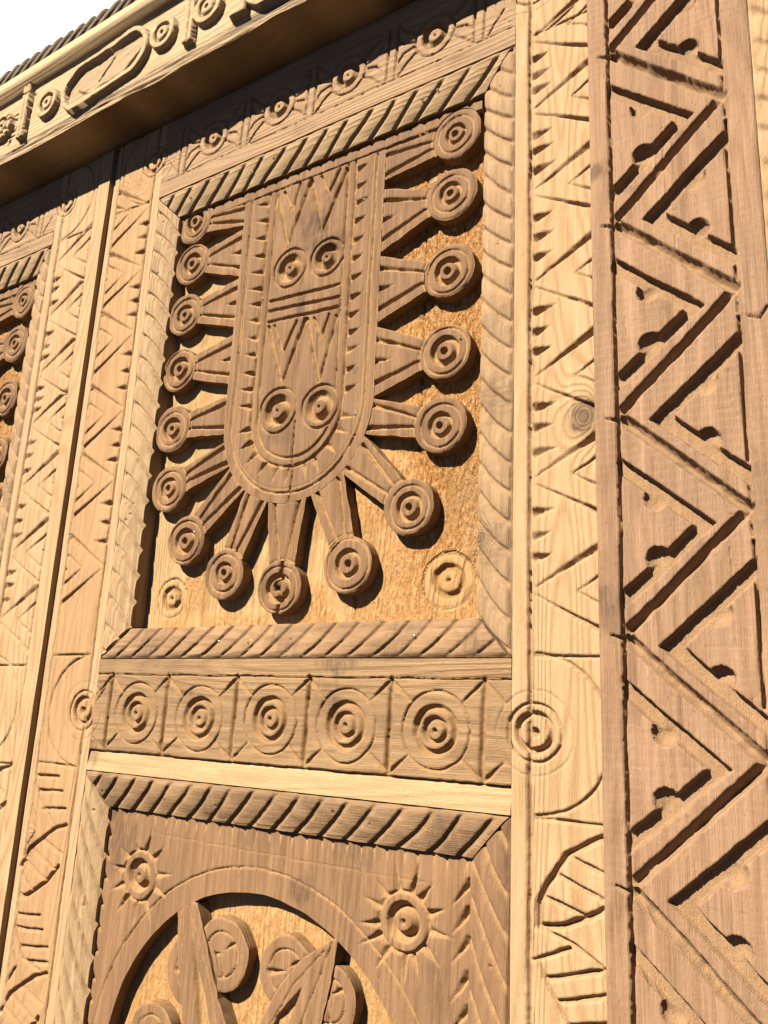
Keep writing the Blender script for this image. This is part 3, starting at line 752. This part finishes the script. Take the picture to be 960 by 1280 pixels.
# ================================================================== LEFT LEAF
leaf2 = thing('gate_leaf', -2029, -1600, 0, 'narrowly seen carved gate leaf at the left edge, beyond the dark vertical joint', 'gate leaf')
SH = -1177
def cp(o, par, sh):
    n = o.copy(); col.objects.link(n); n.parent = par
    return n
off = Vector((SH/1000, 0, 0))
base_shift = wloc(leaf)+off-wloc(leaf2)
skip = {'stile', 'edge_strip', 'bead_strip', 'kick_board', 'nail_head'}
for o in list(leaf.children):
    nm = o.name.split('.')[0]
    if nm in skip: continue
    if nm == 'rosette': continue
    if nm == 'lower_panel': continue
    c = o.copy(); col.objects.link(c); c.parent = leaf2; c.location = Vector(o.location)+base_shift
    for g in o.children:
        d = g.copy(); col.objects.link(d); d.parent = c
def ridge_right(f):
    f.base += np.where(f.S > 113, 2.5, 0)
stile(leaf2, -1595, 1, [1046, 990, 853, 714, 594, 450, 306, 168][1:], 155, [1050, 74, -112], 2.0, 2.0, 171, M['pine_v'], M['bead_v'], 'right',
      ridge=ridge_right, edge=M['pine_v'])
box('kick_board', -2600, -1440, -1550, -620, -40, 0, M['pine_w'], leaf2)
box('rebate_strip', -1452, -1430, -1550, 1236, -52, -30, M['low'], leaf2)

# ================================================================== POST
post = thing('gate_post', -198, -1600, 110, 'thick proud timber post with deep-cut zigzag band and triangles, right of the gate leaf', 'post')
PH = 110.0
f = Field(-297, -101, -620, 1228, 1.35, 1.45, base=PH, seed=181)
f.base -= 3.0*np.clip((-292-f.S)/5, 0, 1)**2+2.0*np.clip((f.S+105)/4, 0, 1)**2
PER = 252.5
Lk = [603+PER*k for k in range(-5, 3)]
def tri_field(c, apx_o, apx_i, base_u, ho, hi):
    sg = 1 if base_u > apx_o else -1
    so = polygon([(apx_o, c), (base_u+sg*4, c+ho), (base_u+sg*4, c-ho)])
    si = polygon([(apx_i, c), (base_u+sg*3, c+hi), (base_u+sg*3, c-hi)])
    return so, si
tris = []
rs = random.Random(3)
lun = []
for L0 in Lk:
    # right-hand triangle (apex to the left) centred on L0-4; left-hand one (apex to the right) centred half a period lower
    for c, ao, ai, bu in ((L0-6, -234, -206, -134), (L0-6-PER/2, -167, -192, -270)):
        c += rs.uniform(-3, 3)
        so, si = tri_field(c, ao, ai, bu, 92, 69)
        edgeu = rect(-272, -132, -700, 1300)
        f.region(inter(so, neg(si), rect(min(bu, ao)-3, max(bu, ao)+3, -700, 1300)), 11, 1.6)
        tris.append(inter(si, rect(-268, -136, -700, 1300)))
        sg = 1 if bu > ao else -1
        # scoops biting into both slanted sides
        for sy in (1, -1):
            q = (ai+sg*abs(bu-ai)*0.48, c+sy*69*0.50*0.98)
            w = f.win(q[0]-16, q[0]+16, q[1]-16, q[1]+16, 0)
            if w is not None:
                dd = np.hypot(f.WS[w]-q[0], f.WT[w]-q[1]); f.put(w, 11.5*np.clip(1-(dd/14.0)**2, 0, 1)**0.3)
        # pencil guide line
        f.seg((ai, c), (bu, c-2), 1.0, 0.5)
    f.seg((-264, L0-2), (-136, L0-3-PER/2+9), 14, 8, 14, p=0.45)
    f.seg((-136, L0+PER/2+3), (-262, L0+9), 13, 7.5, 13, asym=0.25, p=0.6)
f.seg((-270, -620), (-270, 1228), 5.5, 9)
for L0 in Lk: f.seg((-134, L0+96), (-134, L0-70), 4.5, 7); f.seg((-134, L0-150), (-134, L0-96), 4.0, 5)
for a in Lk: f.seg((-283, a+3), (-270, a-2), 4, 5, 7)
f.stain((-292, 690), 22, 0.75, 0.7); f.stain((-286, 132), 26, 0.7, 1.2); f.stain((-200, 820), 40, .3); f.stain((-120, 250), 26, .35, 2); f.stain((-246, 615), 18, 0.18); f.stain((-245, 646), 11, 0.4, 0.6)
f.poly([(-124, 446), (-112, 440), (-104, 452)], wd=4, d=4); f.stain((-114, 446), 9, 0.5, 0.6)
rc_ = random.Random(77)
for q in range(16):
    u = rc_.uniform(-292, -106); v = rc_.uniform(-500, 1150); pts = [(u+rc_.uniform(-1.2, 1.2), v-18*k) for k in range(rc_.randint(3, 8))]
    f.poly(pts, wd=1.7, d=1.6)
for u, v in ((-150, 233),): f.ring((u, v), 9, 1.6, 1.5)
f.ring((-246, 649), 11, 1.4, 0.8, ry=0.5)
ps = f.emit('post_face', post, M['post'], inter(*[neg(g) for g in tris if True]), -20)
for g in tris: f.emit('carved_triangle', post, M['post'], g, 40)
box('post_foot', -297, -101, -1600, -620.5, -20, 110, M['post'], post)

# ================================================================== OUTER BOARD
ob = thing('jamb_board', 20, -1600, 100, 'pale board with slanting rope carving, at the far right edge beyond the post', 'board')
moulding('rope_carving', ob, M['pine_v'], (-100.5, 1228), (0, -1), (1, 0), 1850, 95, 0.75, 'out', 42, 191, ds=2.2, mitre=(0, 0), h0=105, drop=3, bottom=-20, d=4.5, lip=0.5)
box('backing_board', -3.5, 120, -1600, 1228, -20, 99, M['pine_v'], ob)
box('board_foot', -99, -4.5, -1600, -622.5, -20, 100, M['pine_v'], ob)

# ================================================================== LINTEL
lin = thing('lintel_beam', -1200, 1238, 0, 'heavy overhanging lintel beam with carved ovals and rosettes on its sunlit face', 'beam')
LU0, LU1 = -2250, -60
f = Field(LU0, -620, 1238, 1418, 1.9, 1.7, base=100, seed=201, warp=1.2)
def raised(sd, h, e=2.5): f.base[:] = np.maximum(f.base, 104+h*np.clip(-sd(f.WS, f.WT)/e, 0, 1)+0.6*fbm(f.S/30, f.T/30, 7, 2))
f.base[:] = 104+1.2*fbm(f.S/50, f.T/30, 203, 3)
def stadium(a, b2, r):
    def g(s, t):
        dx, dy = b2[0]-a[0], b2[1]-a[1]; q = np.clip(((s-a[0])*dx+(t-a[1])*dy)/(dx*dx+dy*dy), 0, 1)
        return np.hypot(s-a[0]-q*dx, t-a[1]-q*dy)-r
    return g
lr = []
for o in (-545, 0, 545):
    a, b2 = (-1438+o, 1322), (-1278+o, 1336)
    raised(wob(stadium(a, b2, 61), 2, 40), 13)
    f.region(wob(stadium(a, b2, 47), 3, 35), 13, 2)
    f.C -= 6*np.clip(-polygon([(-1450+o, 1318), (-1408+o, 1352), (-1360+o, 1346), (-1330+o, 1368), (-1270+o, 1362), (-1238+o, 1336), (-1290+o, 1298), (-1400+o, 1288)])(f.WS, f.WT)/3, 0, 1)
    f.poly([(-1330+o, 1350), (-1374+o, 1308)], wd=14, d=8); f.poly([(-1374+o, 1308), (-1402+o, 1324)], wd=7, d=4)
for x in (-2186, -1641, -1097, -640):
    raised(rect(x-14, x+14, 1270, 1418), 14); f.seg((x, 1275), (x, 1410), 5, 4)
    f.seg((x-22, 1392), (x+22, 1388), 7, 4)
raised(rect(-985, -942, 1268, 1318), 15); raised(rect(-850, -812, 1268, 1418), 15)
for c in ((-2110, 1330), (-1727, 1335), (-1553, 1328), (-1177, 1336), (-1050, 1334), (-700, 1334)):
    raised(circ(c, 38), 13)
    f.flatring(c, 15, 25, 9, 3); f.hole(c, 6, 8); f.ring(c, 15, 3, 2)
    lr.append(c)
c = (-1690, 1330); f.ring(c, 30, 5, 5); f.ring(c, 16, 7, 6); f.seg((-1697, 1290), (-1704, 1272), 12, 7, 3)
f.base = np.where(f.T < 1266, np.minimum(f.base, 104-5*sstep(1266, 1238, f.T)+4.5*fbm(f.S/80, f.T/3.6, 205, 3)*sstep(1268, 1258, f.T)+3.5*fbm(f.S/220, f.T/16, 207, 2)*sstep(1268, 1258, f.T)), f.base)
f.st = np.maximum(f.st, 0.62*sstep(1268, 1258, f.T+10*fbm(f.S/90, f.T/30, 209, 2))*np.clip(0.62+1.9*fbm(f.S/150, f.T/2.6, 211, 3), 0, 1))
pd = [circ(c, 39) for c in lr if c[0] > LU0+60]
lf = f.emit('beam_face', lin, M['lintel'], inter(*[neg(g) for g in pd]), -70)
for g in pd: f.emit('rosette', lf, M['lintel'], g, 60)
box('beam_face', -619, LU1, 1238, 1418, -70, 104, M['lintel'], lin)
box('fascia_strip', LU0, LU1, 1418.5, 1452, -70, 124, M['lintel'], lin)
U0 = Field(LU0, LU1, 0, 150, 12, 6, O=(0, 1236), A=(1, 0), B=(0, 0), seed=211)
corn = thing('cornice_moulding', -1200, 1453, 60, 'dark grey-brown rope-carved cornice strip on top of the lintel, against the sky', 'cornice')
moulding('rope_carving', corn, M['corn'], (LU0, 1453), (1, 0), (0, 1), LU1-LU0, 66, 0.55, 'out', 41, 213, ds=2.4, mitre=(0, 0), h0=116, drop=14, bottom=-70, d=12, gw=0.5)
